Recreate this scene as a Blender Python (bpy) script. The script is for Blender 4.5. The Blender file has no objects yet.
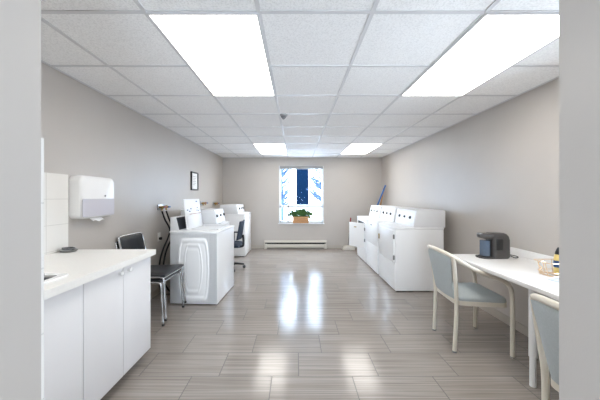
import bpy, bmesh, math, random
from mathutils import Vector, Matrix
random.seed(7)
SC = bpy.context.scene
COL = SC.collection
PI = math.pi

# ------------------------------------------------------------------ materials
def lin(c):
    return tuple((v/255/12.92) if v/255 <= 0.04045 else ((v/255+0.055)/1.055)**2.4 for v in c)

class NT:
    def __init__(s, name):
        s.m = bpy.data.materials.new(name); s.m.use_nodes = True
        s.t = s.m.node_tree; s.t.nodes.clear()
        s.out = s.n('ShaderNodeOutputMaterial')
    def n(s, typ, **kw):
        x = s.t.nodes.new(typ)
        for k, v in kw.items():
            if k.startswith('i_'):
                key = k[2:]
                x.inputs[int(key) if key.isdigit() else key.replace('_', ' ')].default_value = v
            else: setattr(x, k, v)
        return x
    def l(s, a, b): s.t.links.new(a, b)
    def math(s, op, a, b=None):
        x = s.n('ShaderNodeMath', operation=op)
        for i, v in enumerate((a, b)):
            if v is None: continue
            if isinstance(v, (int, float)): x.inputs[i].default_value = v
            else: s.l(v, x.inputs[i])
        return x.outputs[0]
    def bsdf(s, **kw):
        b = s.n('ShaderNodeBsdfPrincipled')
        for k, v in kw.items(): b.inputs[k.replace('_', ' ')].default_value = v
        s.l(b.outputs[0], s.out.inputs[0]); return b

def mat(name, rgb, rough=.5, metal=0, var=.04, nscale=12, bump=0, bscale=80, spec=.5, coat=0, stretch=None):
    """procedural paint / plastic / metal: slight noise in tone and grain"""
    t = NT(name); b = t.bsdf(Roughness=rough, Metallic=metal)
    b.inputs['Specular IOR Level'].default_value = spec
    b.inputs['Coat Weight'].default_value = coat
    c = lin(rgb)
    co = t.n('ShaderNodeTexCoord')
    src = co.outputs['Object']
    if stretch:
        mp = t.n('ShaderNodeMapping'); mp.inputs['Scale'].default_value = stretch
        t.l(src, mp.inputs[0]); src = mp.outputs[0]
    nz = t.n('ShaderNodeTexNoise', i_Scale=nscale, i_Detail=3.0)
    t.l(src, nz.inputs['Vector'])
    r = t.n('ShaderNodeValToRGB')
    r.color_ramp.elements[0].position = .3; r.color_ramp.elements[1].position = .7
    r.color_ramp.elements[0].color = tuple(max(0, v*(1-var)) for v in c)+(1,)
    r.color_ramp.elements[1].color = tuple(min(1, v*(1+var)) for v in c)+(1,)
    t.l(nz.outputs['Fac'], r.inputs[0]); t.l(r.outputs[0], b.inputs['Base Color'])
    if bump:
        n2 = t.n('ShaderNodeTexNoise', i_Scale=bscale, i_Detail=2.0)
        t.l(src, n2.inputs['Vector'])
        bp = t.n('ShaderNodeBump', i_Strength=bump, i_Distance=.002)
        t.l(n2.outputs['Fac'], bp.inputs['Height']); t.l(bp.outputs[0], b.inputs['Normal'])
    return t.m

def emis(name, rgb, strength):
    t = NT(name); e = t.n('ShaderNodeEmission', i_Strength=strength); e.inputs[0].default_value = lin(rgb)+(1,)
    t.l(e.outputs[0], t.out.inputs[0]); return t.m

def floor_material():
    t = NT('floor_tiles'); b = t.bsdf(Roughness=.2)
    g = t.n('ShaderNodeTexCoord'); sx = t.n('ShaderNodeSeparateXYZ'); t.l(g.outputs['Object'], sx.inputs[0])
    X, Y = sx.outputs[0], sx.outputs[1]
    rv = t.math('DIVIDE', t.math('SUBTRACT', Y, 2.02), .3035)
    row = t.math('FLOOR', rv); fv = t.math('FRACT', rv)
    uv = t.math('DIVIDE', t.math('SUBTRACT', t.math('SUBTRACT', X, .02), t.math('MULTIPLY', row, .196)), .588)
    colm = t.math('FLOOR', uv); fu = t.math('FRACT', uv)
    cb = t.n('ShaderNodeCombineXYZ'); t.l(row, cb.inputs[0]); t.l(colm, cb.inputs[1])
    wn = t.n('ShaderNodeTexWhiteNoise', noise_dimensions='3D'); t.l(cb.outputs[0], wn.inputs[0])
    # fine streaks along each tile
    c2 = t.n('ShaderNodeCombineXYZ')
    t.l(t.math('MULTIPLY', X, 1.1), c2.inputs[0]); t.l(t.math('MULTIPLY', Y, 95), c2.inputs[1])
    t.l(t.math('MULTIPLY', wn.outputs['Value'], 30), c2.inputs[2])
    nz = t.n('ShaderNodeTexNoise', i_Scale=1.0, i_Detail=3.0, i_Roughness=.6); t.l(c2.outputs[0], nz.inputs['Vector'])
    r = t.n('ShaderNodeValToRGB')
    r.color_ramp.elements[0].position = .3; r.color_ramp.elements[0].color = lin((134, 126, 120))+(1,)
    r.color_ramp.elements[1].position = .72; r.color_ramp.elements[1].color = lin((172, 164, 157))+(1,)
    t.l(nz.outputs['Fac'], r.inputs[0])
    hs = t.n('ShaderNodeHueSaturation'); t.l(r.outputs[0], hs.inputs['Color'])
    t.l(t.math('ADD', t.math('MULTIPLY', wn.outputs['Value'], .09), .955), hs.inputs['Value'])
    # grout
    du = t.math('MULTIPLY', t.math('MINIMUM', fu, t.math('SUBTRACT', 1.0, fu)), .588)
    dv = t.math('MULTIPLY', t.math('MINIMUM', fv, t.math('SUBTRACT', 1.0, fv)), .3035)
    gm = t.math('LESS_THAN', t.math('MINIMUM', du, dv), .003)
    mx = t.n('ShaderNodeMix', data_type='RGBA'); t.l(gm, mx.inputs[0]); t.l(hs.outputs[0], mx.inputs[6])
    mx.inputs[7].default_value = lin((100, 95, 92))+(1,)
    t.l(mx.outputs[2], b.inputs['Base Color'])
    rr = t.math('ADD', t.math('MULTIPLY', gm, .4), t.math('ADD', t.math('MULTIPLY', nz.outputs['Fac'], .08), .11))
    t.l(rr, b.inputs['Roughness'])
    h = t.math('SUBTRACT', t.math('MULTIPLY', nz.outputs['Fac'], .35), t.math('MULTIPLY', gm, 1.0))
    bp = t.n('ShaderNodeBump', i_Strength=.22, i_Distance=.0012); t.l(h, bp.inputs['Height']); t.l(bp.outputs[0], b.inputs['Normal'])
    return t.m

def ceiling_material():
    t = NT('acoustic_tile'); b = t.bsdf(Roughness=.95)
    b.inputs['Specular IOR Level'].default_value = .1
    g = t.n('ShaderNodeTexCoord')
    n1 = t.n('ShaderNodeTexNoise', i_Scale=95.0, i_Detail=4.0, i_Roughness=.75); t.l(g.outputs['Object'], n1.inputs['Vector'])
    r = t.n('ShaderNodeValToRGB')
    r.color_ramp.elements[0].position = .36; r.color_ramp.elements[0].color = lin((230, 230, 230))+(1,)
    r.color_ramp.elements[1].position = .56; r.color_ramp.elements[1].color = lin((250, 250, 250))+(1,)
    t.l(n1.outputs['Fac'], r.inputs[0]); t.l(r.outputs[0], b.inputs['Base Color'])
    bp = t.n('ShaderNodeBump', i_Strength=.3, i_Distance=.003); t.l(n1.outputs['Fac'], bp.inputs['Height']); t.l(bp.outputs[0], b.inputs['Normal'])
    return t.m

def walltile_material():
    t = NT('white_wall_tile'); b = t.bsdf(Roughness=.16)
    g = t.n('ShaderNodeTexCoord'); sx = t.n('ShaderNodeSeparateXYZ'); t.l(g.outputs['Object'], sx.inputs[0])
    def line(o, off):
        f = t.math('FRACT', t.math('DIVIDE', t.math('ADD', o, off), .2))
        return t.math('LESS_THAN', t.math('MINIMUM', f, t.math('SUBTRACT', 1.0, f)), .012)
    gm = t.math('MAXIMUM', line(sx.outputs[1], -.05), line(sx.outputs[2], .1))
    mx = t.n('ShaderNodeMix', data_type='RGBA'); t.l(gm, mx.inputs[0])
    mx.inputs[6].default_value = lin((233, 231, 227))+(1,); mx.inputs[7].default_value = lin((214, 212, 208))+(1,)
    t.l(mx.outputs[2], b.inputs['Base Color'])
    bp = t.n('ShaderNodeBump', i_Strength=.3, i_Distance=.001, invert=True); t.l(gm, bp.inputs['Height']); t.l(bp.outputs[0], b.inputs['Normal'])
    return t.m

def glass_material():
    t = NT('window_glass')
    tr = t.n('ShaderNodeBsdfTransparent'); tr.inputs[0].default_value = (.94, .97, 1, 1)
    gl = t.n('ShaderNodeBsdfGlossy'); gl.inputs['Roughness'].default_value = .02
    fr = t.n('ShaderNodeFresnel', i_IOR=1.05)
    mx = t.n('ShaderNodeMixShader'); t.l(fr.outputs[0], mx.inputs[0]); t.l(tr.outputs[0], mx.inputs[1]); t.l(gl.outputs[0], mx.inputs[2])
    t.l(mx.outputs[0], t.out.inputs[0]); return t.m

M = {}
M['wall'] = mat('wall_paint', (189, 183, 177), .42, var=.015, nscale=3, bump=.12, bscale=140, spec=.45)
M['floor'] = floor_material()
M['ceiling'] = ceiling_material()
M['tbar'] = mat('white_grid_metal', (212, 212, 214), .4, var=.01)
M['walltile'] = walltile_material()
M['base'] = mat('beige_vinyl_base', (186, 179, 170), .5, var=.02)
M['white'] = mat('white_enamel', (246, 247, 248), .28, var=.01, nscale=4)
M['console'] = mat('white_console_plastic', (234, 235, 237), .4, var=.01)
M['cab'] = mat('white_melamine', (236, 236, 238), .38, var=.01, nscale=5, stretch=(1, 1, .2))
M['counter'] = mat('white_laminate', (245, 244, 241), .3, var=.015, nscale=60)
M['plinth'] = mat('plinth_shade_brown', (120, 106, 94), .6)  # brown carries the toe-kick shadow in its colour
M['knob'] = mat('white_ceramic', (240, 240, 240), .2, var=.01)
M['steel'] = mat('brushed_steel', (176, 178, 180), .32, 1, var=.06, nscale=40)
M['sinksteel'] = mat('sink_steel', (120, 121, 124), .4, 1, var=.05, nscale=40)
M['chrome'] = mat('chrome_tube', (205, 207, 210), .12, 1, var=.02)
M['black'] = mat('black_plastic', (34, 35, 38), .4, var=.1)
M['rubber'] = mat('black_rubber', (24, 24, 26), .65, var=.1)
M['vinyl'] = mat('black_vinyl', (44, 47, 52), .33, var=.08, bump=.25, bscale=220)
M['navy'] = mat('navy_fabric', (44, 56, 74), .8, var=.12, nscale=90, bump=.4, bscale=400)
M['dispwhite'] = mat('white_dispenser_plastic', (240, 240, 240), .22, var=.01)
M['paper'] = mat('white_paper', (246, 246, 246), .8, var=.01)
M['label'] = mat('white_label', (250, 250, 250), .5, var=.005)
M['blueink'] = mat('blue_ink', (70, 110, 160), .6)
M['redink'] = mat('brown_ink', (160, 100, 70), .6)
M['grey'] = mat('grey_plastic', (118, 120, 124), .45, var=.05)
M['darkpanel'] = mat('dark_control_panel', (44, 48, 56), .3, var=.1)
M['cream'] = mat('cream_lacquer', (226, 219, 205), .32, var=.015)
M['sage'] = mat('grey_green_fabric', (180, 187, 188), .85, var=.06, nscale=120, bump=.35, bscale=420)
M['table'] = mat('white_table_laminate', (238, 236, 234), .33, var=.01)
M['coffee'] = mat('charcoal_plastic', (74, 72, 72), .3, var=.06)
M['tank'] = mat('blue_grey_tank', (92, 108, 128), .2, var=.06)
M['rose'] = mat('rose_gold_wire', (232, 204, 170), .3, 1, var=.04)
M['yellow'] = mat('yellow_plastic', (232, 205, 128), .4)
M['bluelab'] = mat('blue_label', (42, 74, 122), .45)
M['amber'] = mat('amber_bottle', (150, 96, 44), .2)
M['napkin'] = mat('pale_blue_paper', (196, 204, 214), .8)
M['brass'] = mat('brass', (170, 140, 80), .35, 1, var=.08)
M['bluevalve'] = mat('blue_handle', (38, 92, 150), .4)
M['redvalve'] = mat('red_handle', (150, 66, 58), .4)
M['bluepole'] = mat('blue_pole', (40, 104, 178), .35)
M['wood'] = mat('wood_pole', (176, 132, 84), .5, var=.12, nscale=20, stretch=(6, 6, .6))
M['crate'] = mat('crate_wood', (196, 150, 104), .6, var=.16, nscale=9, stretch=(.5, 8, 8), bump=.3, bscale=60)
M['soil'] = mat('soil', (70, 54, 42), .9, var=.3, nscale=60)
M['leaf'] = mat('green_leaf', (58, 98, 44), .45, var=.35, nscale=25)
M['heater'] = mat('heater_enamel', (214, 209, 199), .45, var=.01)
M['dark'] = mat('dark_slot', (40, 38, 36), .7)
M['vframe'] = mat('white_vinyl_frame', (232, 236, 240), .35, var=.01)
M['shade'] = mat('grey_shade_cassette', (158, 158, 158), .5)
M['glass'] = glass_material()
M['pane'] = emis('lit_diffuser', (255, 252, 246), 3.8)
M['frameblack'] = mat('black_frame', (26, 26, 28), .35)
M['outlet'] = mat('white_outlet', (236, 236, 232), .4)
M['snow'] = mat('snow', (238, 242, 248), .9, var=.06, nscale=.6)
M['dimsnow'] = mat('dimmed_snow', (172, 176, 182), .9, var=.1, nscale=.8)  # snow greyed down so less light bounces up to the ceiling
M['facade'] = mat('white_siding', (228, 234, 242), .8, var=.05, nscale=2)
M['bluesiding'] = mat('blue_siding', (5, 17, 32), .7, spec=0, var=.18, nscale=6)
M['bark'] = mat('frosted_bark', (58, 74, 98), .9, spec=0, var=.25, nscale=6)
# translucent lilac lower half of the dispenser
def lilac():
    t = NT('lilac_translucent'); b = t.bsdf(Roughness=.15)
    b.inputs['Base Color'].default_value = lin((228, 226, 236))+(1,)
    b.inputs['Transmission Weight'].default_value = .25
    return t.m
M['lilac'] = lilac()
M['redstick'] = mat('red_grip', (150, 40, 44), .45)

# ------------------------------------------------------------------ mesh helpers
def finish(bm, name, m, parent=None, loc=(0, 0, 0), rot=None, smooth=True):
    bmesh.ops.recalc_face_normals(bm, faces=bm.faces)
    me = bpy.data.meshes.new(name); bm.to_mesh(me); bm.free()
    for p in me.polygons: p.use_smooth = smooth
    if smooth: me.set_sharp_from_angle(angle=.7)
    me.materials.append(m)
    o = bpy.data.objects.new(name, me); COL.objects.link(o)
    o.location = loc
    if rot: o.rotation_euler = rot
    if parent: o.parent = parent
    return o

def B(): return bmesh.new()

def box(bm, x0, x1, y0, y1, z0, z1, bev=0, seg=2, mtx=None):
    r = bmesh.ops.create_cube(bm, size=1)
    vs = r['verts']
    for v in vs:
        v.co = Vector(((x0+x1)/2+v.co.x*(x1-x0), (y0+y1)/2+v.co.y*(y1-y0), (z0+z1)/2+v.co.z*(z1-z0)))
    if bev:
        es = list({e for v in vs for e in v.link_edges})
        q = bmesh.ops.bevel(bm, geom=es, offset=bev, segments=seg, affect='EDGES', profile=.5)
        vs = list({v for f in q['faces'] for v in f.verts} | {v for v in vs if v.is_valid})
    if mtx:
        for v in vs: v.co = mtx @ v.co
    return bm

def smooth_path(pts, n=6, closed=False):
    P = [Vector(p) for p in pts]; out = []
    N = len(P); rng = N if closed else N-1
    for i in range(rng):
        if closed: a, b, c, d = P[i-1], P[i], P[(i+1) % N], P[(i+2) % N]
        else: a, b, c, d = P[max(i-1, 0)], P[i], P[i+1], P[min(i+2, N-1)]
        for k in range(n):
            t = k/n
            out.append(.5*((2*b)+(-a+c)*t+(2*a-5*b+4*c-d)*t*t+(-a+3*b-3*c+d)*t**3))
    if not closed: out.append(P[-1])
    return out

def tube(bm, pts, r, sides=10, closed=False, cap=True, flat=1.0):
    P = [Vector(p) for p in pts]; N = len(P); rings = []
    rs = r if isinstance(r, (list, tuple)) else [r]*N
    up = None
    for i in range(N):
        if closed: t = (P[(i+1) % N]-P[i-1]).normalized()
        else: t = (P[min(i+1, N-1)]-P[max(i-1, 0)]).normalized()
        if up is None:
            up = Vector((0, 0, 1)) if abs(t.z) < .9 else Vector((1, 0, 0))
        s = t.cross(up)
        if s.length < 1e-4: s = t.cross(Vector((0, 1, 0)))
        s.normalize(); up = s.cross(t).normalized()
        rings.append([bm.verts.new(P[i]+s*math.cos(2*PI*k/sides)*rs[i]+up*math.sin(2*PI*k/sides)*rs[i]*flat) for k in range(sides)])
    for i in range(N if closed else N-1):
        a, b = rings[i], rings[(i+1) % N]
        for k in range(sides):
            bm.faces.new((a[k], a[(k+1) % sides], b[(k+1) % sides], b[k]))
    if cap and not closed:
        bm.faces.new(rings[0][::-1]); bm.faces.new(rings[-1])
    return bm

def lathe(bm, prof, c=(0, 0, 0), sides=20, mtx=None):
    rings = []
    for r, z in prof:
        rings.append([bm.verts.new((c[0]+r*math.cos(2*PI*k/sides), c[1]+r*math.sin(2*PI*k/sides), c[2]+z)) for k in range(sides)])
    for a, b in zip(rings, rings[1:]):
        for k in range(sides): bm.faces.new((a[k], a[(k+1) % sides], b[(k+1) % sides], b[k]))
    bm.faces.new(rings[0][::-1]); bm.faces.new(rings[-1])
    if mtx:
        for ring in rings:
            for v in ring: v.co = mtx @ v.co
    return bm

def prism(bm, poly, y0, y1, bev=0, axis='y'):
    """extrude an (x,z) outline along y (or (x,y) outline along z)"""
    f = (lambda p, t: (p[0], t, p[1])) if axis == 'y' else (lambda p, t: (p[0], p[1], t))
    a = [bm.verts.new(f(p, y0)) for p in poly]; b = [bm.verts.new(f(p, y1)) for p in poly]
    bm.faces.new(a); bm.faces.new(b[::-1]); n = len(poly)
    for i in range(n): bm.faces.new((a[i], a[(i+1) % n], b[(i+1) % n], b[i]))
    if bev:
        es = list({e for v in a+b for e in v.link_edges})
        bmesh.ops.bevel(bm, geom=es, offset=bev, segments=3, affect='EDGES', profile=.5)
    return bm

def rrect(x0, x1, y0, y1, r, n=5):
    out = []
    for cx, cy, a0 in ((x1-r, y1-r, 0), (x0+r, y1-r, PI/2), (x0+r, y0+r, PI), (x1-r, y0+r, 1.5*PI)):
        for k in range(n+1):
            a = a0+PI/2*k/n; out.append((cx+r*math.cos(a), cy+r*math.sin(a)))
    return out

def shell(bm, f, g, nu, nv):
    """closed slab between front surface f(u,v) and back surface g(u,v)"""
    A = [[bm.verts.new(f(i/nu, j/nv)) for j in range(nv+1)] for i in range(nu+1)]
    C = [[bm.verts.new(g(i/nu, j/nv)) for j in range(nv+1)] for i in range(nu+1)]
    for i in range(nu):
        for j in range(nv):
            bm.faces.new((A[i][j], A[i+1][j], A[i+1][j+1], A[i][j+1]))
            bm.faces.new((C[i][j], C[i][j+1], C[i+1][j+1], C[i+1][j]))
    for i in range(nu):
        bm.faces.new((A[i][0], C[i][0], C[i+1][0], A[i+1][0])); bm.faces.new((A[i][nv], A[i+1][nv], C[i+1][nv], C[i][nv]))
    for j in range(nv):
        bm.faces.new((A[0][j], A[0][j+1], C[0][j+1], C[0][j])); bm.faces.new((A[nu][j], C[nu][j], C[nu][j+1], A[nu][j+1]))
    return bm

def tag(o, label, cat, group=None):
    o['label'] = label; o['category'] = cat
    if group: o['group'] = group
    return o
def thing(name, label, cat, loc, rz=0, group=None):
    o = bpy.data.objects.new(name, None); COL.objects.link(o); o.empty_display_size = .1
    o.location = loc; o.rotation_euler = (0, 0, rz)
    return tag(o, label, cat, group)
def struct(name, bm, m, smooth=False):
    o = finish(bm, name, m, smooth=smooth); o['kind'] = 'structure'; return o
def copy_tree(o, parent=None):
    c = o.copy(); COL.objects.link(c)
    if parent: c.parent = parent
    for ch in list(o.children): copy_tree(ch, c)
    return c

# ------------------------------------------------------------------ room
XL, XR, YB, H = -1.87, 2.185, 7.0, 2.313
CAMZ = 1.32
YV = -2.2                                   # far end of the space the camera stands in
WX0, WX1, WZ0, WZ1 = -.43, .70, .645, 2.10   # back window opening

b = B(); box(b, XL-.2, XR+.2, YV-.2, YB+.2, -.2, 0); struct('floor', b, M['floor'])
b = B(); box(b, XL-.2, XR+.2, YV-.2, YB+.2, H, H+.15); struct('ceiling', b, M['ceiling'])
b = B(); box(b, XL-.2, XL, YV-.2, YB+.2, 0, H); struct('wall_left', b, M['wall'])
VY0, VY1, VZ0, VZ1 = .95, 1.70, .95, 1.62       # unseen window above the near end of the table, added for daylight
b = B(); box(b, XR, XR+.2, VY1, YB+.2, 0, H); box(b, XR, XR+.2, YV-.2, VY0, 0, H)
box(b, XR, XR+.2, VY0, VY1, 0, VZ0); box(b, XR, XR+.2, VY0, VY1, VZ1, H); struct('wall_right', b, M['wall'])
b = B(); box(b, XL, WX0, YB, YB+.2, 0, H); box(b, WX1, XR, YB, YB+.2, 0, H)
box(b, WX0, WX1, YB, YB+.2, 0, WZ0); box(b, WX0, WX1, YB, YB+.2, WZ1, H); struct('wall_back', b, M['wall'])
BX0, BX1, BZ0, BZ1 = -.75, .75, .12, 1.75       # unseen window behind the camera, added to fill the room with light
b = B(); box(b, XL, BX0, YV-.2, YV, 0, H); box(b, BX1, XR, YV-.2, YV, 0, H)
box(b, BX0, BX1, YV-.2, YV, 0, BZ0); box(b, BX0, BX1, YV-.2, YV, BZ1, H); struct('wall_behind_camera', b, M['wall'])
# partition the camera looks through
JL, JR, PY0, PY1 = -.774, .7986, .66, .835
b = B(); box(b, XL, JL, PY0, PY1, 0, H); struct('wall_partition_left', b, M['wall'])
b = B(); box(b, JR, XR, PY0, PY1, 0, H); struct('wall_partition_right', b, M['wall'])
b = B(); box(b, JL, JR, PY0, PY1, 2.1, H); struct('wall_header', b, M['wall'])

# skirting
b = B(); box(b, XL+.0, XR, YB-.008, YB, 0, .085, .002); struct('baseboard_back', b, M['base'])
b = B(); box(b, XL, XL+.008, 2.27, YB-.008, 0, .085, .002); struct('baseboard_left', b, M['base'])
b = B(); box(b, XR-.008, XR, PY1, YB-.008, 0, .085, .002); struct('baseboard_right', b, M['base'])

# ceiling grid
gx = [-.2+.61*k for k in range(-2, 4)]; gy = [1.477+.6105*k for k in range(-5, 10)]
cells = [(0, 1.477), (0, 5.14), (3, 1.477), (3, 5.14)]
b = B()
for x in gx: box(b, x-.012, x+.012, YV, YB, H-.005, H)
for y in gy:
    if y < YB-.05:
        box(b, XL, XR, y-.012, y+.012, H-.0047, H)
box(b, XL, XL+.02, YV, YB, H-.005, H); box(b, XR-.02, XR, YV, YB, H-.005, H); box(b, XL, XR, YB-.02, YB, H-.005, H)
struct('trim_1', b, M['tbar'])

# wall tile behind the sink counter, and on the back of the partition
b = B(); box(b, XL, XL+.008, PY1, 2.25, .88, 1.50, .001); struct('trim_2', b, M['walltile'])
b = B(); box(b, XL+.008, JL, PY1, PY1+.01, .0, 1.50, .001); struct('trim_3', b, M['walltile'])

# ------------------------------------------------------------------ ceiling lights
lights = [(-.505, 2.0875, 'recessed ceiling light panel nearest on the left side'), (-.505, 5.751, 'recessed ceiling light panel far away left of the window'),
          (1.325, 2.0875, 'recessed ceiling light panel nearest on the right side'), (1.325, 5.751, 'recessed ceiling light panel far away right of the window')]
first = None
for x, y, lab in lights:
    if first is None:
        first = thing('ceiling_light', lab, 'ceiling light', (x, y, H-.006), 0, 'ceiling light panels')
        b = B()
        for s in (-1, 1):
            box(b, s*.2975-.007, s*.2975+.007, -.597, .597, -.005, .006, .001); box(b, -.3045, .3045, s*.604-.007, s*.604+.007, -.005, .006, .001)
        finish(b, 'frame', M['tbar'], first)
        b = B(); box(b, -.291, .291, -.598, .598, -.003, .004)
        finish(b, 'diffuser', M['pane'], first, smooth=False)
        t = first
    else:
        t = copy_tree(first); t.location = (x, y, H-.006); t['label'] = lab
# sprinkler on the ceiling
t = thing('ceiling_sprinkler', 'small grey cone-shaped sprinkler head hanging from the ceiling grid', 'sprinkler', (-.15, 3.33, H-.005))
b = B(); lathe(b, [(.05, .005), (.05, -.004), (.044, -.012), (.022, -.02)]); finish(b, 'base', M['steel'], t)
b = B(); lathe(b, [(.036, -.018), (.03, -.03), (.014, -.048), (.004, -.056)]); finish(b, 'head', M['grey'], t)

# ------------------------------------------------------------------ window
b = B(); f = .045
yy0, yy1 = YB+.06, YB+.12
for x0, x1, z0, z1 in ((WX0, WX0+f, WZ0, WZ1), (WX1-f, WX1, WZ0, WZ1), (WX0, WX1, WZ0, WZ0+.05), (WX0, WX1, WZ1-.05, WZ1),
                       (WX0, WX1, 1.03, 1.095), (-.215, -.18, WZ0, WZ1)):
    box(b, x0, x1, yy0, yy1, z0, z1, .004)
w1 = struct('window_1', b, M['vframe'])
b = B(); box(b, WX0+.02, WX1-.02, yy0+.03, yy0+.036, WZ0+.02, WZ1-.02); finish(b, 'window_glass', M['glass'], w1, smooth=False)
b = B(); box(b, WX0-.02, WX1+.02, YB-.03, YB+.062, WZ0-.022, WZ0, .004)
finish(b, 'window_sill', M['vframe'], w1)
b = B()
for x0, x1, z0, z1 in ((WX0, WX0+.012, WZ0, WZ1), (WX1-.012, WX1, WZ0, WZ1), (WX0, WX1, WZ1-.012, WZ1)):
    box(b, x0, x1, YB-.002, YB+.062, z0, z1)
finish(b, 'window_lining', M['vframe'], w1)
t = thing('roller_blind', 'grey rolled-up blind cassette across the top of the window', 'blind', ((WX0+WX1)/2, YB+.012, 2.03))
b = B(); box(b, -.55, .55, -.03, .03, 0, .066, .01); finish(b, 'cassette', M['shade'], t)
b = B(); tube(b, [(-.53, .0, -.004), (.53, 0, -.004)], .009); finish(b, 'bottom_bar', M['shade'], t)
# frame and glass of the fill-light window added behind the camera
b = B()
for x0, x1, z0, z1 in ((BX0, BX0+.05, BZ0, BZ1), (BX1-.05, BX1, BZ0, BZ1), (BX0, BX1, BZ0, BZ0+.05), (BX0, BX1, BZ1-.05, BZ1), (-.02, .02, BZ0, BZ1)):
    box(b, x0, x1, YV-.13, YV-.07, z0, z1, .004)
w2 = struct('window_added_rear', b, M['vframe'])
b = B(); box(b, BX0+.02, BX1-.02, YV-.106, YV-.1, BZ0+.02, BZ1-.02); finish(b, 'window_glass', M['glass'], w2, smooth=False)

b = B()  # frame of the unseen side window, added for its daylight
for y0, y1, z0, z1 in ((VY0, VY0+.05, VZ0, VZ1), (VY1-.05, VY1, VZ0, VZ1), (VY0, VY1, VZ0, VZ0+.05), (VY0, VY1, VZ1-.05, VZ1)):
    box(b, XR+.07, XR+.13, y0, y1, z0, z1, .004)
w3 = struct('window_added_side', b, M['vframe'])
b = B(); box(b, XR+.1, XR+.106, VY0+.02, VY1-.02, VZ0+.02, VZ1-.02); finish(b, 'window_glass', M['glass'], w3, smooth=False)

# ------------------------------------------------------------------ outside
b = B(); box(b, -30, 30, YB+.5, 60, -.6, -.3); struct('ground_outside', b, M['dimsnow'])
t = thing('apartment_building', 'white building with a dark blue vertical panel outside the window', 'building', (0, 19, -.3))
b = B(); box(b, -9, 9, 0, 6, 0, 9); finish(b, 'wall', M['facade'], t)
b = B(); box(b, .02, .86, -.12, .02, 1.05, 8.4, .02); finish(b, 'blue_panel', M['bluesiding'], t)
b = B()
for z in (3.2, 5.6): box(b, -9, -.3, -.05, .02, z, z+.12); box(b, 1.2, 9, -.05, .02, z, z+.12)
finish(b, 'ledge', M['snow'], t)
b = B(); box(b, -1.4, -1.0, -.04, .02, 1.0, 8); finish(b, 'downpipe', M['bark'], t)
def tree(x, y, hgt, seed, label):
    rnd = random.Random(seed)
    t = thing('bare_tree', label, 'tree', (x, y, -.3))
    b = B(); tube(b, smooth_path([(0, 0, -.05), (.05, 0, hgt*.3), (-.03, .04, hgt*.65), (.04, 0, hgt)], 5), [.13-.10*i/15 for i in range(16)], 7)
    finish(b, 'trunk', M['bark'], t)
    b = B()
    for k in range(80):
        z = hgt*(.2+.78*rnd.random()); a = rnd.random()*2*PI; L = (hgt-z)*.12+.25
        p = Vector((0, 0, z)); q = p+Vector((math.cos(a)*L*.6, math.sin(a)*L*.6, L*.3)); r = p+Vector((math.cos(a)*L, math.sin(a)*L, L*.8))
        tube(b, [p, q, r], [.045, .032, .014], 5)
        for m in range(4):
            s = p.lerp(r, .35+.2*m); a2 = a+rnd.uniform(-1.2, 1.2)
            tube(b, [s, s+Vector((math.cos(a2)*.22, math.sin(a2)*.22, rnd.uniform(-.05, .25)))], [.026, .012], 4)
    finish(b, 'branches', M['bark'], t)
tree(1.38, 14, 5.2, 3, 'bare frosted tree outside, seen through the right side of the window')
tree(-.80, 15, 4.6, 5, 'bare frosted tree outside, seen through the left side of the window')
def snowbush(x, y, s, seed, label):
    rnd = random.Random(seed); b = B()
    for k in range(60):
        a = rnd.random()*2*PI; e = rnd.uniform(.3, 1.5)
        tube(b, [(0, 0, 0), (math.cos(a)*math.cos(e)*s*.6, math.sin(a)*math.cos(e)*s*.6, math.sin(e)*s*.6), (math.cos(a)*math.cos(e)*s, math.sin(a)*math.cos(e)*s, math.sin(e)*s*.95)], [.012, .01, .004], 4)
    o = finish(b, 'winter_bush', M['bark'], loc=(x, y, -.3)); tag(o, label, 'bush')
snowbush(-.5, 12, .8, 1, 'leafless bush outside beyond the lower left window pane')
snowbush(1.02, 12.4, .75, 2, 'leafless bush outside beyond the lower right window pane')

# ------------------------------------------------------------------ planter on the sill
t = thing('window_planter', 'small wooden crate planter with green leaves on the window sill', 'planter', (.12, YB-.012, WZ0))
w, d, h = .2, .055, .165
b = B()
for k in range(3):
    z = k*.056
    box(b, -w, w, -d, -d+.012, z, z+.052, .002); box(b, -w, w, d-.012, d, z, z+.052, .002)
    box(b, -w, -w+.012, -d+.012, d-.012, z, z+.052, .002); box(b, w-.012, w, -d+.012, d-.012, z, z+.052, .002)
box(b, -w+.012, w-.012, -d+.012, d-.012, 0, .012)
finish(b, 'crate', M['crate'], t)
b = B()
for x in (-w+.02, w-.02, 0): finish(box(B(), x-.018, x+.018, -d-.008, -d, 0, h, .002), 'slat', M['crate'], t)
b = B(); box(b, -w+.014, w-.014, -d+.014, d-.014, .012, h-.02); finish(b, 'soil', M['soil'], t)
b = B(); rnd = random.Random(11)
def leaf(bm, base, tip, wd):
    base, tip = Vector(base), Vector(tip); ax = tip-base
    s = ax.cross(Vector((rnd.uniform(-.4, .4), rnd.uniform(-1, -.3), rnd.uniform(-.2, .8)))).normalized()*wd
    n = ax.cross(s).normalized()*wd*.25
    m1, m2 = base.lerp(tip, .35), base.lerp(tip, .7)
    V = [bm.verts.new(p) for p in (base, m1+s, m1+n, m1-s, m2+s*.7, m2+n, m2-s*.7, tip)]
    for f in ((0, 1, 2), (0, 2, 3), (1, 4, 5, 2), (2, 5, 6, 3), (4, 7, 5), (5, 7, 6)): bm.faces.new([V[i] for i in f])
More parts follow.
